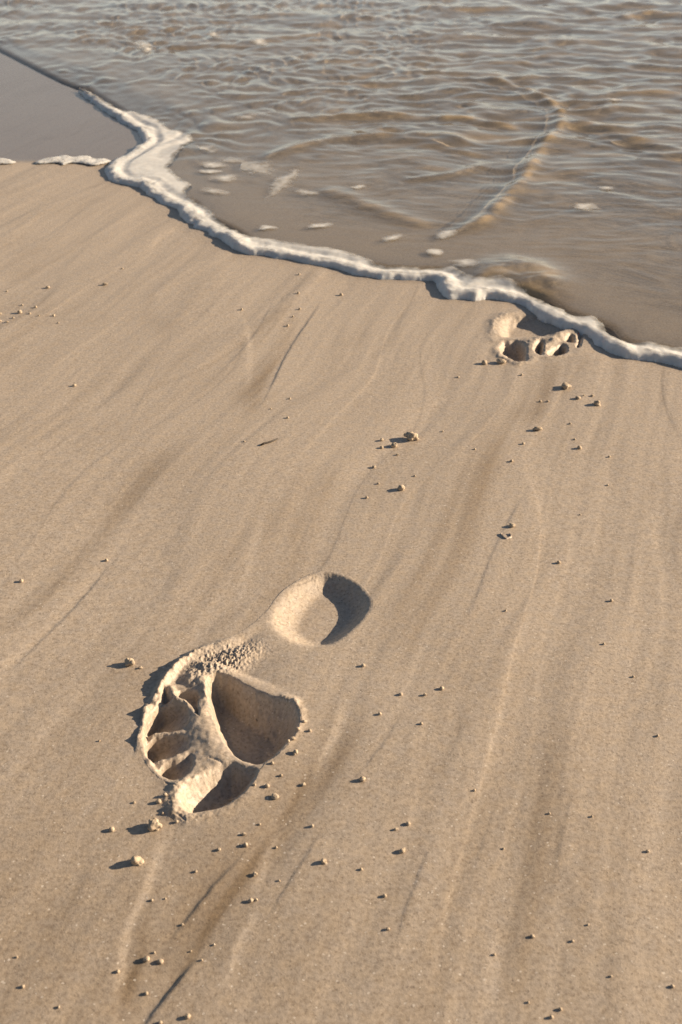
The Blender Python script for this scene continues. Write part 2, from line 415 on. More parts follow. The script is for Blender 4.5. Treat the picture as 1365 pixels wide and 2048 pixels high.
SAND_A, SAND_B = (.432, .357, .286), (.219, .160, .104)
def sand_material(name, pellet=False):
    m, nt, out = mat(name)
    geo = nt.nodes.new('ShaderNodeNewGeometry'); co = geo.outputs['Position']
    g1 = noise_tex(nt, co, 420, 3, .62); g2 = noise_tex(nt, co, 1500, 1, .5); g3 = noise_tex(nt, co, 130, 2, .5); big = noise_tex(nt, co, 9, 3, .55)
    c = ramp(nt, g1, [(.30, (.76, .73, .70)), (.5, (1, 1, 1)), (.72, (1.22, 1.22, 1.22))])
    if not pellet:
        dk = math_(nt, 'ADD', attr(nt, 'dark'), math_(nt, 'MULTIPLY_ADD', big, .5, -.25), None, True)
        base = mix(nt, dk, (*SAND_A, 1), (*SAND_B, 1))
        tint = ramp(nt, g3, [(.35, (.96, .97, .99)), (.65, (1.04, 1.02, .98))])
        base = mix(nt, 1.0, base, tint, 'MULTIPLY')
    else:
        base = (.46, .37, .275, 1)
    base = mix(nt, 1.0, base, c, 'MULTIPLY')
    # scattered bright and dark grains, the bright ones also painted as sparkle
    v = nt.nodes.new('ShaderNodeTexVoronoi'); v.inputs['Scale'].default_value = 1050; nt.links.new(co, v.inputs['Vector'])
    sep = nt.nodes.new('ShaderNodeSeparateColor'); nt.links.new(v.outputs['Color'], sep.inputs[0])
    br = math_(nt, 'GREATER_THAN', sep.outputs[0], .994); dkg = math_(nt, 'GREATER_THAN', sep.outputs[1], .955)
    base = mix(nt, math_(nt, 'MULTIPLY', dkg, .34), base, (.10, .075, .056, 1))
    base = mix(nt, math_(nt, 'MULTIPLY', br, .6), base, (.70, .63, .55, 1))
    p = nt.nodes.new('ShaderNodeBsdfPrincipled')
    if not pellet:
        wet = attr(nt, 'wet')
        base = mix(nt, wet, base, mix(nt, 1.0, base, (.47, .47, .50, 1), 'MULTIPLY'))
        rg = math_(nt, 'MULTIPLY_ADD', wet, -.30, .55)
        nt.links.new(rg, p.inputs['Roughness'])
        gl = math_(nt, 'GREATER_THAN', sep.outputs[2], .9975)      # quartz grains that glint
        p.inputs['Specular IOR Level'].default_value = .5
    else:
        p.inputs['Roughness'].default_value = .8; p.inputs['Specular IOR Level'].default_value = .25
    nt.links.new(base, p.inputs['Base Color'])
    hsum = math_(nt, 'ADD', g1, math_(nt, 'MULTIPLY', g2, .6))
    bp = nt.nodes.new('ShaderNodeBump'); bp.inputs['Distance'].default_value = .00035
    if pellet: bp.inputs['Strength'].default_value = .6
    if not pellet:
        nt.links.new(math_(nt, 'ADD', math_(nt, 'MULTIPLY_ADD', wet, -.40, .48), math_(nt, 'MULTIPLY', attr(nt, 'rough'), .5), None, True), bp.inputs['Strength'])
    nt.links.new(hsum, bp.inputs['Height']); nt.links.new(bp.outputs[0], p.inputs['Normal'])
    nt.links.new(p.outputs[0], out.inputs[0])
    return m
M_SAND = sand_material('damp beach sand')
M_PELLET = sand_material('clumped sand', True)

def water_material():
    m, nt, out = mat('shallow sea water')
    gl = nt.nodes.new('ShaderNodeBsdfGlass'); gl.inputs['IOR'].default_value = 1.333; gl.inputs['Roughness'].default_value = 0
    gl.inputs['Color'].default_value = (.97, .97, .95, 1)
    geo = nt.nodes.new('ShaderNodeNewGeometry')
    df = nt.nodes.new('ShaderNodeBsdfPrincipled'); nt.links.new(ramp(nt, attr(nt, 'silt_glint'), [(.12, (.41, .335, .25)), (.55, (.45, .33, .19))]), df.inputs['Base Color'])
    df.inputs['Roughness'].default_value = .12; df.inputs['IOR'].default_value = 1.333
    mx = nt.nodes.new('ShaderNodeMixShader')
    nt.links.new(attr(nt, 'silt_glint'), mx.inputs[0]); nt.links.new(gl.outputs[0], mx.inputs[1]); nt.links.new(df.outputs[0], mx.inputs[2])
    nt.links.new(mx.outputs[0], out.inputs[0])
    return m
M_WATER = water_material()

def foam_material(name, holes=False):
    m, nt, out = mat(name)
    geo = nt.nodes.new('ShaderNodeNewGeometry'); co = geo.outputs['Position']
    p = nt.nodes.new('ShaderNodeBsdfPrincipled'); p.inputs['Roughness'].default_value = .55
    n1 = noise_tex(nt, co, 110, 3, .6); n2 = noise_tex(nt, co, 420, 2, .5)
    c = ramp(nt, n1, [(.3, (.62, .60, .57)), (.65, (.72, .70, .67))])
    p.inputs['Subsurface Weight'].default_value = .8; p.inputs['Subsurface Radius'].default_value = (.010, .009, .008); p.inputs['Subsurface Scale'].default_value = 1
    if holes:
        v = nt.nodes.new('ShaderNodeTexVoronoi'); v.inputs['Scale'].default_value = 190; nt.links.new(co, v.inputs['Vector'])
        c = mix(nt, ramp(nt, v.outputs['Distance'], [(.12, (1, 1, 1)), (.34, (0, 0, 0))]), c, (.22, .18, .15, 1))
    nt.links.new(c, p.inputs['Base Color'])
    bp = nt.nodes.new('ShaderNodeBump'); bp.inputs['Distance'].default_value = .0007; bp.inputs['Strength'].default_value = .45
    nt.links.new(math_(nt, 'ADD', n1, math_(nt, 'MULTIPLY', n2, .35)), bp.inputs['Height']); nt.links.new(bp.outputs[0], p.inputs['Normal'])
    tr = nt.nodes.new('ShaderNodeBsdfTransparent'); mx = nt.nodes.new('ShaderNodeMixShader')
    dens = math_(nt, 'MULTIPLY_ADD', attr(nt, 'dens'), 1.5, math_(nt, 'MULTIPLY_ADD', noise_tex(nt, co, 75, 3, .6), 1.2, -.95), True)
    dens = math_(nt, 'MINIMUM', math_(nt, 'MAXIMUM', dens, 0.0), 1.0)
    nt.links.new(dens, mx.inputs[0]); nt.links.new(tr.outputs[0], mx.inputs[1]); nt.links.new(p.outputs[0], mx.inputs[2])
    nt.links.new(mx.outputs[0], out.inputs[0])
    return m
M_FOAM = foam_material('sea foam'); M_OLDFOAM = foam_material('drying foam', True)

def plain(name, c, rough=.6):
    m, nt, out = mat(name)
    tc = nt.nodes.new('ShaderNodeTexCoord')
    n = noise_tex(nt, tc.outputs['Object'], 400, 3, .6)
    base = mix(nt, 1.0, (*c, 1), ramp(nt, n, [(.3, (.7, .7, .7)), (.7, (1.2, 1.2, 1.2))]), 'MULTIPLY')
    p = nt.nodes.new('ShaderNodeBsdfPrincipled'); p.inputs['Roughness'].default_value = rough
    nt.links.new(base, p.inputs['Base Color']); nt.links.new(p.outputs[0], out.inputs[0])
    return m
M_TWIG = plain('dark stem', (.035, .022, .014)); M_SHELL = plain('bleached shell', (.40, .33, .275), .45)

# ------------------------------------------------------------------ mesh building
def mesh_from(name, V, F, m, attrs=None, smooth=True, parent=None):
    me = bpy.data.meshes.new(name)
    me.vertices.add(len(V)); me.vertices.foreach_set('co', np.ascontiguousarray(V, np.float32).ravel())
    n = F.shape[1]
    me.loops.add(F.size); me.loops.foreach_set('vertex_index', np.ascontiguousarray(F, np.int32).ravel())
    me.polygons.add(len(F)); me.polygons.foreach_set('loop_start', np.arange(0, F.size, n, dtype=np.int32))
    me.update(calc_edges=True)
    me.polygons.foreach_set('use_smooth', np.full(len(F), smooth))
    for k, a in (attrs or {}).items():
        at = me.attributes.new(k, 'FLOAT', 'POINT'); at.data.foreach_set('value', np.ascontiguousarray(a, np.float32))
    me.materials.append(m)
    o = bpy.data.objects.new(name, me); col.objects.link(o)
    if parent: o.parent = parent
    return o
def sub_mesh(name, V, F, mask, m, attrs, parent=None, origin=(0, 0, 0)):
    f = F[mask]; u, inv = np.unique(f, return_inverse=True)
    return mesh_from(name, V[u] - np.array(origin), inv.reshape(f.shape), m, {k: a[u] for k, a in attrs.items()}, parent=parent)
def tag(o, label=None, cat=None, group=None, kind=None):
    for k, v in (('label', label), ('category', cat), ('group', group), ('kind', kind)):
        if v: o[k] = v
    return o
def fan(rows, colsx):
    """a sheet of quads whose columns spread with distance"""
    Yr = np.array(rows)
    wid = 682.5 / FPX * (np.maximum(Yr, .15) * CP + CAM_H * SP)
    Xg = wid[:, None] * np.array(colsx)[None, :]; Yg = np.repeat(Yr[:, None], len(colsx), 1)
    r, c = Xg.shape
    i = (np.arange(r - 1)[:, None] * c + np.arange(c - 1)[None, :]).ravel()
    F = np.stack([i, i + 1, i + c + 1, i + c], 1)
    return Xg.ravel(), Yg.ravel(), F
def rows_between(y0, y1, step):
    """ground distances of photo lines y0 (near) to y1 (far)"""
    return [gnd(0, y)[1] for y in np.arange(y0, y1, -step)]
def side_cols(n_dense, edge=1.14):
    dense = np.linspace(-edge, edge, n_dense)
    mid = np.arange(edge, 2.1, (dense[1] - dense[0]) * 1.8)[1:]
    out = np.concatenate([mid, mid[-1] * np.exp(np.linspace(0, math.log(13), 24))[1:]])
    return np.concatenate([-out[::-1], dense, out])

# --- sand
rows = list(np.linspace(-6, .3, 24)[:-1]) + rows_between(2150, 560, 1.4) + rows_between(560, 100, 2.0) + rows_between(100, -60, 4) 
last = rows[-1]
rows += list(last * np.exp(np.linspace(0, math.log(60 / last), 40))[1:])
rows = sorted(set(round(float(r), 6) for r in rows))
X, Y, F = fan(rows, side_cols(1080))
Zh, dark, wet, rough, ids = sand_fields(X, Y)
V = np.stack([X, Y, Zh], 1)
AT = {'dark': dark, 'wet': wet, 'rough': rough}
fid = ids[F].max(1)
sand = sub_mesh('sand', V, F, fid == 0, M_SAND, AT); tag(sand, kind='structure')
def foot(name, label, loc, parts):
    e = bpy.data.objects.new(name, None); e.location = loc; e.empty_display_size = .02; col.objects.link(e)
    tag(e, label, 'footprint', 'bare footprints in the sand')
    for pname, pid, plab in parts:
        mk = np.isin(fid, pid)
        if not mk.any(): continue
        o = sub_mesh(pname, V, F, mk, M_SAND, AT, parent=e, origin=loc)
        if plab: o['label'] = plab
    return e
c = NFP['fore'].mean(0)
foot('footprint', 'large complete bare right footprint in the foreground, with clear heel, ball and toe hollows', (c[0], c[1], 0),
     [('toe_print', [1, 2], 'crumbled print of the little toe'), ('toe_print', [3], None), ('toe_print', [4], None), ('toe_print', [5], None),
      ('big_toe_print', [6], None), ('ball_print', [7], None), ('heel_print', [8], None), ('arch_print', [9], 'crumbly shallow arch of the print'), ('toe_ridge', [10], None)])
c = FFP['ball'].mean(0)
foot('footprint', 'small distant bare left footprint half covered by the edge of the foam', (c[0], c[1], 0),
     [('ball_print', [20], None), ('big_toe_print', [21], None), ('toe_print', [22], None), ('toe_print', [23], None), ('toe_print', [24], None), ('toe_print', [25], None)])

def sand_z(x, y):
    return float(sand_fields(np.array([x]), np.array([y]))[0][0])
def sand_zs(P):
    P = np.array(P); return sand_fields(P[:, 0], P[:, 1])[0]

# --- water
rows = rows_between(800, 100, 2.2) + rows_between(100, -200, 2.2)
last = rows[-1]
rows = [.2, .5, .7, .82] + rows + list(last * np.exp(np.linspace(0, math.log(60 / last), 160))[1:])
rows = sorted(set(round(float(r), 6) for r in rows))
WX, WY, WF = fan(rows, side_cols(620))
wsd = shore_dist(WX, WY)
WZ, silt_glint = water_fields(WX, WY, wsd)
WV = np.stack([WX, WY, WZ], 1)
water = sub_mesh('water', WV, WF, (wsd[WF] > -.002).any(1), M_WATER, {'silt_glint': silt_glint}); tag(water, kind='structure')

def water_z(X, Y):
    s = shore_dist(X, Y); return np.where(s > 0, np.maximum(water_fields(X, Y, s)[0], 0), 0.0)

# --- foam
def foam_sheet(name, polys, H, w, step, m, seed, jitter=.004, dens_w=None, base_off=0.0, lump=1.0, grow=.0015, dmax=1.0, line=False):
    Vs, Fs, Ds = [], [], []
    P = polys
    lo, hi = P.min(0) - .01, P.max(0) + .01
    xs = np.arange(lo[0], hi[0], step); ys = np.arange(lo[1], hi[1], step * 1.6)
    GX, GY = np.meshgrid(xs, ys); gx, gy = GX.ravel(), GY.ravel()
    st = 8
    cd = poly_sdf(GX[::st, ::st].ravel(), GY[::st, ::st].ravel(), P).reshape(GX[::st, ::st].shape)
    keep = (np.repeat(np.repeat(cd, st, 0), st, 1)[:GX.shape[0], :GX.shape[1]] < .030).ravel()
    idx = np.cumsum(keep) - 1
    r, cc = GX.shape
    i = (np.arange(r - 1)[:, None] * cc + np.arange(cc - 1)[None, :]).ravel()
    F = np.stack([i, i + 1, i + cc + 1, i + cc], 1)
    F = idx[F[keep[F].all(1)]]
    gx, gy = gx[keep], gy[keep]
    jx = gx + jitter * gnoise(gx * 38, gy * 38, seed) + jitter * .2 * gnoise(gx * 130, gy * 130, seed + 1)
    jy = gy + jitter * 1.3 * gnoise(gx * 38, gy * 38, seed + 2) + jitter * .25 * gnoise(gx * 130, gy * 130, seed + 3)
    d = -poly_sdf(jx, jy, P) + grow
    t = np.clip(d / w, 0, 1)
    dome = np.sqrt(np.clip(1 - (1 - t) ** 2, 0, 1))
    lum = 1 + lump * (.25 * gnoise(gx * 24, gy * 24, seed + 4) + .13 * gnoise(gx * 70, gy * 70, seed + 5) + .05 * gnoise(gx * 150, gy * 150, seed + 7) + .03 * gnoise(gx * 260, gy * 260, seed + 6))
    z = water_z(gx, gy) + base_off + H * dome * lum - .0035 * (d < .0006)
    if not line: z = water_z(gx, gy) + base_off + H * dome * lum
    dens = np.clip(d / (dens_w or w), 0, 1) * dmax
    if line:
        do = line_dist(jx, jy, FOAM_EDGE)[0] + .002
        wv = .013 * (1 + .5 * gnoise(gx * 13, gy * 9, seed + 8)); to = np.clip(do / wv, 0, 1); lum = lum * (1 + .4 * gnoise(gx * 11, gy * 8, seed + 9))
        lip = H * np.sqrt(np.clip(1 - (1 - to) ** 2, 0, 1)) * lum
        q = sstep(.012, .050, do)
        z = (lip * (1 - q) + np.maximum(water_z(gx, gy) + .0013 * lum, .3 * lip) * q) * sstep(-.001, .006, d)
        z = np.maximum(z, water_z(gx, gy) + .0006) - .0035 * (d < .0006)
    if line: dens = np.maximum(dens, 1 - sstep(.006, .016, shore_dist(gx, gy)))
    return sub_mesh(name, np.stack([gx, gy, z], 1), F, (d[F] > 0).any(1) if line else (d[F] > 0).all(1), m, {'dens': dens}), P
FOAM_EDGE = smooth_line(np.vstack([G(FOAM_OUT_PX), EXT]), 1)
foam_poly = np.vstack([G(FOAM_OUT_PX), EXT[:8], EXT[:8][::-1] + np.array([0, .03]), G([(x, y - 8 if 300 < x else y - 3) for x, y in FOAM_IN_PX])])
fo, _ = foam_sheet('foam_line', foam_poly, .0068, .018, .0014, M_FOAM, 201, .0040, .016, 0.0, .9, .003, 1.0, True)
tag(fo, 'long white ridge of foam along the leading edge of the wave', 'foam')

# small patches of foam drifting on the thin water: x, y, width, height, tilt (all read on the photograph), label
PATCHES = [
 (508,341,140,32,.10,'largest wedge of white foam afloat behind the elbow of the foam ridge'),
 (566,374,84,36,-.55,'slanting white foam streak just below the largest floating wedge'),
 (448,366,58,17,0,'small white foam blot left of the slanting streak, close to the ridge elbow'),
 (434,392,60,15,.1,'thin foam streak touching the ridge just below its elbow'),
 (612,394,46,12,.1,'small foam smear at the lower right of the slanting streak'),
 (414,306,62,16,.1,'faint foam wisp trailing right from the wide part of the ridge'),
 (425,338,66,14,.05,'long faint foam wisp between the ridge elbow and the largest wedge'),
 (420,352,44,10,0,'short faint foam wisp under the long wisp at the elbow'),
 (534,464,42,12,0,'small oval foam spot near the ridge, left of two in a row'),
 (640,461,54,11,-.05,'small flat foam spot, right of two in a row above the middle ridge'),
 (786,485,52,15,-.12,'bright foam flake between the middle ridge and the curved wave front'),
 (890,479,48,17,0,'pale foam flake at the lower tip of the curved wave front'),
 (870,513,36,12,0,'small foam flake just above the ridge, right of the bright flake'),
 (1170,421,56,14,.06,'brightest foam flake on the smooth water at the right'),
 (1212,384,38,9,.03,'thin foam dash above the brightest flake on the right'),
 (930,537,66,16,.05,'flat foam patch behind the ridge beside the sandy water dome'),
 (718,383,36,8,0,'tiny foam dash in the calm water right of the slanting streak'),
 (1225,208,46,11,.05,'white foam glint on the rippled water near the right edge'),
 (290,96,46,20,.1,'soft round foam blot among the ripples at the upper left'),
 (432,76,34,12,.1,'small foam dash among ripples near the top, left of centre'),
 (522,92,40,13,.05,'small foam dash among ripples near the top centre'),
 (505,240,90,12,-.15,'long pale foam streak on the ripples right of the ridge'),
]
for i, (x, y, w, h, t, lab) in enumerate(PATCHES):
    n = 22; pts = []
    for k in range(n):
        a = 2 * math.pi * k / n
        r = 1 + .28 * mnoise.noise((math.cos(a) * 1.4 + i * 7, math.sin(a) * 1.4, .3))
        u, v = .6 * w * r * math.cos(a), .62 * h * r * math.sin(a)
        pts.append((x + u * math.cos(t) - v * math.sin(t) * .5, y + u * math.sin(t) + v * math.cos(t)))
    P = G(pts); size = np.ptp(P, axis=0).min()
    fp, _ = foam_sheet('foam_patch', P, .0010, max(size * .35, .004), max(size / 16, .0012), M_FOAM, 300 + 9 * i, .0035, size * .5, .0004, 1.2, .0022, .88)
    tag(fp, lab, 'foam patch', 'foam patches drifting on the thin water')
# tired foam left by the wave before, where the smooth wet sand ends
OLD = [([(-40,323),(-10,319),(12,320),(24,324),(36,328),(20,331),(-10,331),(-40,331)], 'short bubbly scrap of old foam at the left edge, where the wet sand ends'),
       ([(66,329),(78,323),(95,320),(116,316),(135,314),(143,316),(150,319),(160,315),(178,315),(188,321),(215,320),(225,326),(205,331),(186,334),(172,331),(150,327),(133,330),(128,333),(122,329),(100,328),(85,329)],
        'long bubbly strip of old foam running left from the elbow of the white ridge')]
for i, (pts, lab) in enumerate(OLD):
    fp, _ = foam_sheet('foam_strip', smooth_poly(G(pts), 1), .0042, .010, .0011, M_OLDFOAM, 600 + 11 * i, .002, .003, .0, 1.3)
    tag(fp, lab, 'foam strip', 'strips of old bubbly foam')

# ------------------------------------------------------------------ sand lumps and crumbs
import bmesh
def blob_mesh(seed, n, spread, sub, squash=.85, rough=.08):
    """one lump: the outline of several stuck-together balls, grown as a single skin"""
    rnd = random.Random(seed)
    balls = [(Vector((0, 0, 0)), .62)]
    for _ in range(n):
        d = Vector((rnd.gauss(0, 1), rnd.gauss(0, 1), rnd.gauss(0, .8))).normalized()
        balls.append((d * rnd.uniform(.25, .25 + spread), rnd.uniform(.22, .46)))
    bm = bmesh.new(); bmesh.ops.create_icosphere(bm, subdivisions=sub, radius=1)
    for v in bm.verts:
        d = v.co.normalized(); best = .2
        for c, r in balls:
            b = d.dot(c); disc = b * b - c.length_squared + r * r
            if disc > 0: best = max(best, b + math.sqrt(disc))
        q = d * best
        best += rough * (mnoise.noise(q * 5 + Vector((seed, 0, 0))) + .5 * mnoise.noise(q * 11 + Vector((0, seed, 0))))
        v.co = d * best; v.co.z *= squash
    me = bpy.data.meshes.new('sand_lump'); bm.to_mesh(me); bm.free()
    ext = max(v.co.x for v in me.vertices) - min(v.co.x for v in me.vertices)
    for v in me.vertices: v.co /= ext
    me.polygons.foreach_set('use_smooth', np.ones(len(me.polygons), bool)); me.materials.append(M_PELLET)
    return me
PROTO = [blob_mesh(s, 2 + s % 4, .35, 3) for s in range(9)]
LUMPS = [  # x, y, diameter (photo pixels), stretch along x, label
 (822,868,30,.95,'largest upright cluster of sand balls with a long shadow, in the middle of the beach'),
 (834,876,9,1,'small sand ball touching the right foot of the largest upright cluster'),
 (764,878,10,1.1,'small sand lump left of the largest cluster, just above a rounder lump'),
 (789,887,16,1,'round sand lump just below and left of the largest cluster'),
 (764,893,8,1.1,'crumb in the shadow of the round lump beside the largest cluster'),
 (748,931,9,1,'single small sand ball below the group around the largest cluster'),
 (803,974,17,1,'chunky sand lump with a dark left shadow, lowest of the mid-beach group'),
 (969,724,13,1,'pointed sand lump at the lower left of the distant footprint'),
 (1003,722,17,1.6,'wide flat sand lump on the lower rim of the distant footprint'),
 (1132,771,18,1.5,'large tilted oval lump below the toes of the distant footprint'),
 (1156,795,10,1.3,'low lump between the tilted oval lump and the golden lump on its right'),
 (1194,805,15,1.1,'golden round lump, rightmost below the distant footprint'),
 (1077,855,17,1.5,'brown oval lump with a tail of shadow on the dark streak, mid right'),
 (1159,893,10,1,'small lump right of the dark streak, lower right of the brown oval lump'),
 (1024,920,8,1,'small lump on the dark streak, lower left of the brown oval lump'),
 (1025,1049,12,1.3,'orange oval pebble of sand just above the shell fragment'),
 (1118,1122,9,1,'small pale crumb alone to the lower right of the shell fragment'),
 (1223,1199,8,1,'tiny pale crumb with thin shadow alone at right, level with the heel print'),
 (727,1329,9,1,'small pale crumb right of the arch of the near footprint'),
 (802,1388,8,1,'leftmost of three crumbs in a row right of the near footprint'),
 (850,1389,9,1,'middle one of three crumbs in a row right of the near footprint'),
 (884,1376,10,1,'rightmost and highest of three crumbs in a row right of the near footprint'),
 (760,1427,8,1,'small bright crumb below the left end of the row of three crumbs'),
 (725,1558,14,1,'round orange lump with a long shadow alone right of the big toe print'),
 (331,1589,10,1,'upper one of two pale lumps left of the big toe print'),
 (318,1601,12,1.1,'lower one of two pale lumps left of the big toe print'),
 (309,1645,32,.95,'ragged branching cluster of sand below the big toe print'),
 (224,1656,13,1,'small lump to the left of the ragged branching cluster'),
 (272,1717,26,1,'large wedge-shaped lump with a pointed shadow at the lower left'),
 (563,1550,9,1,'small pale ball right of the big toe print, uppermost of three there'),
 (535,1571,11,1,'round pale ball closest to the right rim of the big toe print'),
 (551,1592,14,1.5,'flat star-like crumb right of the big toe print, lowest of three along its side'),
 (607,1567,10,1,'pale orange ball ending the light sand line right of the big toe print'),
 (592,1502,15,.85,'tall ragged lump on the right rim of the ball print'),
 (545,1526,8,1,'whitish ball on the rim between the ball print and the big toe print'),
 (609,1443,9,1.3,'cracked crumb at the far right corner of the ball print'),
 (596,1458,9,1.2,'crumb stuck to the right rim of the ball print, just below the cracked crumb'),
 (586,1477,9,1.5,'long thin flake on the right rim of the ball print above the tall ragged lump'),
 (488,1667,10,1.2,'small twin crumb below the big toe print, upper of two'),
 (492,1688,12,.8,'upright rectangular crumb below the big toe print, lower of two'),
 (438,1698,9,1.2,'small pale crumb left of the upright rectangular crumb'),
 (510,1745,12,1,'pale lump beside the dark groove at the bottom, upper of two'),
 (502,1799,11,1,'pale lump right of the dark groove at the bottom, lower of two'),
 (513,1798,8,.7,'narrow chip touching the right side of the lower lump by the dark groove'),
 (648,1722,14,1,'upright orange lump with a broad shadow, bottom centre'),
 (625,1651,8,1,'small crumb above the upright orange lump at bottom centre'),
 (817,1648,10,1,'upper crumb of a touching pair at bottom centre right'),
 (792,1659,9,1.3,'lower crumb of a touching pair at bottom centre right'),
 (805,1701,14,1.1,'double lump with a dark shadow below the touching pair of crumbs'),
 (770,1791,9,1,'faint crumb halfway down the thin groove at bottom centre right'),
 (777,1858,9,1,'lowest crumb beside the thin groove at bottom centre right'),
 (294,1913,16,1,'round lump at the bottom left, left of two with dark shadows'),
 (321,1918,13,1.3,'flat lump at the bottom left, right of two with dark shadows'),
 (309,1902,6,1,'tiny crumb just above the two dark-shadowed lumps at the bottom left'),
 (236,1940,9,1,'small ball at the bottom left, left of the light sand line'),
 (293,1982,9,1,'small ball between the light line and the dark groove near the bottom edge'),
 (376,2031,14,1,'round pale ball right of the dark groove at the bottom edge'),
 (321,2043,10,1,'pale ball cut by the bottom edge at the dark groove'),
 (261,1320,22,1,'big round lump left of the near footprint arch'),
 (282,1333,8,1.2,'crumb with a rod-like shadow touching the big round lump on the left'),
 (43,1159,9,1,'lone pale ball close to the left edge, level with the heel print'),
 (213,1116,8,1,'lone crumb above the thin groove on the left, level with the heel print'),
 (149,769,8,1.2,'lone crumb on the empty sand at the upper left'),
 (40,622,10,1.1,'largest orange lump in the scatter of crumbs at the left edge'),
 (96,573,8,1.2,'crumb above the left edge scatter, left of the flat double crumb'),
 (210,567,10,1.5,'flat double crumb right of the left edge scatter'),
 (683,587,8,1,'rightmost crumb just below the middle of the foam ridge'),
 (484,619,6,1,'leftmost crumb below the foam ridge, at the top of the pale line'),
 (1295,1702,9,1,'pale crumb near the right edge in the lower part'),
 (1065,1873,9,1,'pale crumb with a black shadow in the lower right'),
 (1345,1972,9,1,'pale crumb at the bottom right corner'),
 (1121,2018,9,1,'upper crumb of a pair at the bottom edge on the right'),
 (1103,2034,9,1,'lower crumb of a pair at the bottom edge on the right'),
 (46,1970,8,1,'small crumb at the bottom left corner, upper of two'),
 (118,2011,8,1,'small crumb near the bottom left corner, lower of two'),
 (511,1399,7,1,None),(304,1798,7,1,None),(354,1643,8,1,None),(326,1626,6,1,None),(269,1603,6,1,None),
 (45,608,5,1,None),(72,613,6,1,None),(60,626,5,1.3,None),(78,630,5,1.2,None),(108,629,6,1,None),(27,634,5,1.2,None),(15,642,6,1.2,None),(117,644,4,1.3,None),(14,581,4,1.4,None),(1,625,6,1,None),(1,640,6,1,None),(245,537,4,1.4,None),
 (599,548,6,1,None),(597,587,6,1,None),(600,618,6,1,None),(586,633,5,1,None),(576,651,6,1,None),(580,796,5,1,None),(542,817,4,1.3,None),(576,835,6,1,None),(489,883,4,1.4,None),
 (795,907,7,1.2,None),(757,966,6,1.4,None),(734,994,7,1,None),(886,861,5,1.2,None),(917,753,5,1.2,None),(830,951,5,1.2,None),(950,898,5,1.2,None),
 (1044,750,6,1,None),(1185,791,6,1.5,None),(1168,791,5,1.5,None),(1081,802,6,1.2,None),(1096,802,6,1.2,None),(1047,886,7,1,None),(1141,846,5,1.2,None),(1150,877,5,1.2,None),(1219,911,6,1.2,None),(1216,967,5,1.2,None),(1161,1026,4,1.4,None),
 (1012,1220,6,1,None),(1208,1287,6,1,None),(1267,1351,6,1,None),(1316,1470,7,1,None),(843,1448,7,1,None),
 (620,1460,8,1,None),(577,1483,8,1,None),(510,1571,7,1,None),
 (392,1741,7,1,None),(559,1760,6,1,None),(331,1795,5,1,None),(520,1648,6,1,None),(429,1887,6,1,None),(365,1847,6,1.4,None),(404,1918,6,1,None),(382,1900,5,1,None),(723,1739,7,1,None),(553,1692,6,1,None),
 (949,1582,7,1,None),(1099,1628,6,1,None),(1184,1634,6,1,None),(1007,1697,6,1,None),(989,1909,6,1,None),(1145,1883,7,1.2,None),(1176,1851,6,1.2,None),(1222,1954,6,1,None),(1057,2005,6,1,None),
 (199,1480,6,1,None),(34,1911,6,1,None),(268,1604,5,1,None),
]
def region(x, y):
    if x < 260 and y < 700: return ('tiny crumb in the scatter at the left edge, below the old foam', 'tiny crumbs in the scatter at the left edge')
    if y < 900 and x < 720: return ('tiny crumb below the middle of the foam ridge, near the dark grooved streak', 'tiny crumbs below the middle of the foam ridge')
    if y < 1010 and x < 1000: return ('tiny crumb scattered around the largest upright cluster of sand balls', 'tiny crumbs around the largest cluster')
    if y < 1030: return ('tiny crumb scattered on the dark streak below the distant footprint', 'tiny crumbs below the distant footprint')
    if y < 1480 and x > 800: return ('tiny crumb on the open sand to the right of the near footprint', 'tiny crumbs right of the near footprint')
    if 490 < x < 640 and y < 1580: return ('tiny crumb on the right rim of the near footprint', 'tiny crumbs on the rim of the near footprint')
    if x > 900: return ('tiny crumb on the streaky sand in the lower right corner', 'tiny crumbs in the lower right corner')
    if x > 365: return ('tiny crumb among the grooves at the bottom centre', 'tiny crumbs at the bottom centre')
    return ('tiny crumb on the pale sand at the lower left', 'tiny crumbs at the lower left')
pts = [gnd(x, y + .30 * d) for x, y, d, *_ in LUMPS]
zs = sand_zs(pts)
for i, ((x, y, d, st, lab), (gx, gy), gz) in enumerate(zip(LUMPS, pts, zs)):
    if d >= 14: me = blob_mesh(100 + i, 5 if d < 20 else 11, .42 if d < 20 else .62, 4, .95 if d >= 20 else .85, .07)
    else: me = PROTO[i % len(PROTO)]
    o = bpy.data.objects.new('sand_lump' if d >= 8 else 'sand_crumb', me); col.objects.link(o)
    s_ = d / scale_at(y) * .88
    o.location = (gx, gy, gz + .28 * s_); o.rotation_euler = (0, 0, random.uniform(0, 6.28) if st < 1.15 else random.uniform(-.3, .3))
    o.scale = (s_ * st / max(1, st ** .3), s_, s_ * (1 if st < 1.2 else .8))
    l2, g2 = region(x, y)
    tag(o, lab or l2, 'sand lump' if d >= 8 else 'sand crumb', 'lumps of sand scattered on the beach' if lab else g2)

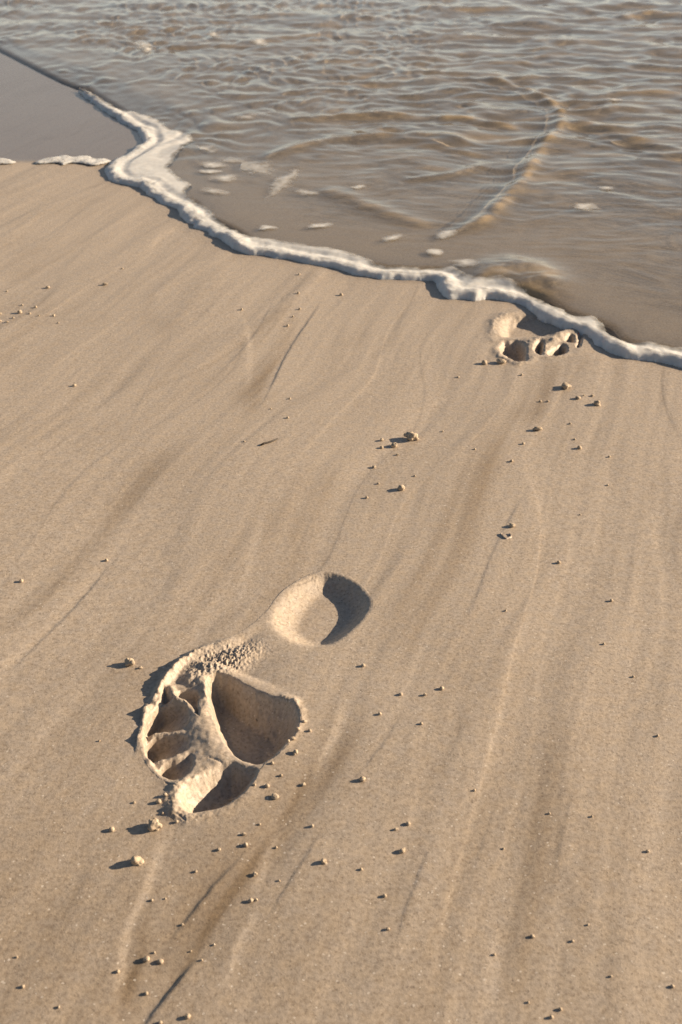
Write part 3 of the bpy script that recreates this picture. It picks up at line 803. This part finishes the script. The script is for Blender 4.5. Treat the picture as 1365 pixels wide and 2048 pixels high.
# --- a dark stem and a sliver of shell
def tube(name, pts, rad, m, seg=8):
    V, F = [], []
    for i, p in enumerate(pts):
        a = Vector(pts[max(i - 1, 0)]); b = Vector(pts[min(i + 1, len(pts) - 1)]); t = (b - a).normalized()
        u = t.cross(Vector((0, 0, 1))).normalized(); w = u.cross(t)
        for k in range(seg):
            an = 2 * math.pi * k / seg
            V.append(Vector(p) + (u * math.cos(an) + w * math.sin(an)) * rad[i])
    for i in range(len(pts) - 1):
        for k in range(seg):
            F.append((i * seg + k, i * seg + (k + 1) % seg, (i + 1) * seg + (k + 1) % seg, (i + 1) * seg + k))
    F.append(tuple(range(seg))[::-1]); F.append(tuple((len(pts) - 1) * seg + k for k in range(seg)))
    me = bpy.data.meshes.new(name); me.from_pydata(V, [], F); me.materials.append(m)
    me.polygons.foreach_set('use_smooth', np.ones(len(me.polygons), bool))
    o = bpy.data.objects.new(name, me); col.objects.link(o); return o
tp = [gnd(*p) for p in ((522,893),(529,890),(536,888),(543,886),(549,883),(556,880))]
tz = sand_zs(tp)
tw = tube('twig', [(a, b, z + .0007 + .0003 * (k % 2)) for k, ((a, b), z) in enumerate(zip(tp, tz))], [.0008, .0010, .0009, .0009, .0008, .0005], M_TWIG)
tag(tw, 'thin dark twig lying alone on the open sand in mid-beach', 'twig')
# shell: a curved sliver standing a little out of the sand, like a letter U
c0 = gnd(1013, 1070); k0 = 1 / scale_at(1070)
V, F = [], []
n = 15
for i in range(n):
    a = R(150) + R(235) * i / (n - 1); r = (9 + 1.2 * math.sin(i * 1.3)) * k0
    wdt = (3.6 * math.sin(math.pi * (i + .6) / (n + .2)) + 1.0) * k0
    for rr, hz in ((r - wdt * .6, .0001), (r, .0018), (r + wdt * .4, .0006), (r + wdt * .3, -.001)):
        V.append((rr * math.cos(a), rr * math.sin(a) * 1.5, hz))
for i in range(n - 1):
    for k in range(4): F.append((i * 4 + k, i * 4 + (k + 1) % 4, i * 4 + 4 + (k + 1) % 4, i * 4 + 4 + k))
F.append((3, 2, 1, 0)); F.append(tuple((n - 1) * 4 + k for k in range(4)))
me = bpy.data.meshes.new('shell_fragment'); me.from_pydata(V, [], F); me.materials.append(M_SHELL)
me.polygons.foreach_set('use_smooth', np.ones(len(me.polygons), bool))
sh = bpy.data.objects.new('shell_fragment', me); col.objects.link(sh); sh.location = (c0[0], c0[1], sand_z(*c0) - .0007)
tag(sh, 'pale curved shell fragment half sunk in the sand below an orange pebble', 'shell')

# --- light, sky, camera
sun = bpy.data.lights.new('sun', 'SUN'); sun.energy = 5.0; sun.angle = R(.6); sun.color = (1, .81, .58)
so = bpy.data.objects.new('sun', sun); col.objects.link(so)
sdv = Vector((math.cos(SUN_EL) * math.cos(SUN_AZ), math.cos(SUN_EL) * math.sin(SUN_AZ), math.sin(SUN_EL)))
so.rotation_euler = sdv.to_track_quat('Z', 'Y').to_euler()
wd = bpy.data.worlds.new('World'); scene.world = wd; wd.use_nodes = True
nt = wd.node_tree; bg = nt.nodes['Background']
sky = nt.nodes.new('ShaderNodeTexSky'); sky.sky_type = 'NISHITA'; sky.sun_disc = False
sky.sun_elevation = SUN_EL; sky.sun_rotation = R(90) - SUN_AZ; sky.air_density = 1.0; sky.dust_density = 1.0
# a hazy, bright horizon, brightest over the sea
tc = nt.nodes.new('ShaderNodeTexCoord'); sx = nt.nodes.new('ShaderNodeSeparateXYZ'); nt.links.new(tc.outputs['Generated'], sx.inputs[0])
fall = math_(nt, 'POWER', 2.718, math_(nt, 'MULTIPLY', math_(nt, 'MAXIMUM', sx.outputs[2], 0.0), -3.6))
side = math_(nt, 'MULTIPLY_ADD', math_(nt, 'MAXIMUM', sx.outputs[1], 0.0), .85, .15)
amt = math_(nt, 'MULTIPLY', math_(nt, 'MULTIPLY', fall, side), HAZE)
hz = nt.nodes.new('ShaderNodeVectorMath'); hz.operation = 'SCALE'; hz.inputs[0].default_value = (.97, .98, .98); nt.links.new(amt, hz.inputs[3])
ad = nt.nodes.new('ShaderNodeVectorMath'); ad.operation = 'ADD'; nt.links.new(sky.outputs[0], ad.inputs[0]); nt.links.new(hz.outputs[0], ad.inputs[1])
nt.links.new(ad.outputs[0], bg.inputs[0]); bg.inputs[1].default_value = .035
cam = bpy.data.cameras.new('camera'); co = bpy.data.objects.new('camera', cam); col.objects.link(co)
co.location = (0, 0, CAM_H); co.rotation_euler = (R(90) - PITCH, 0, 0)
cam.sensor_fit = 'VERTICAL'; cam.sensor_height = 36; cam.lens = 36 * FPX / 2048; cam.clip_start = .01; cam.clip_end = 500
scene.camera = co
cam.dof.use_dof = True; cam.dof.focus_distance = .86; cam.dof.aperture_fstop = 20
scene.view_settings.view_transform = 'Standard'; scene.view_settings.look = 'None'
scene.view_settings.exposure = .94; scene.view_settings.gamma = 1
scene.render.engine = 'CYCLES'
cy = scene.cycles
cy.diffuse_bounces = 2; cy.use_denoising = True; cy.denoising_prefilter = 'NONE'; cy.max_bounces = 8; cy.transmission_bounces = 6; cy.caustics_refractive = True; cy.caustics_reflective = True; cy.blur_glossy = .3
sun.cycles.is_caustics_light = True
water.cycles.is_caustics_caster = True
sand.cycles.is_caustics_receiver = True
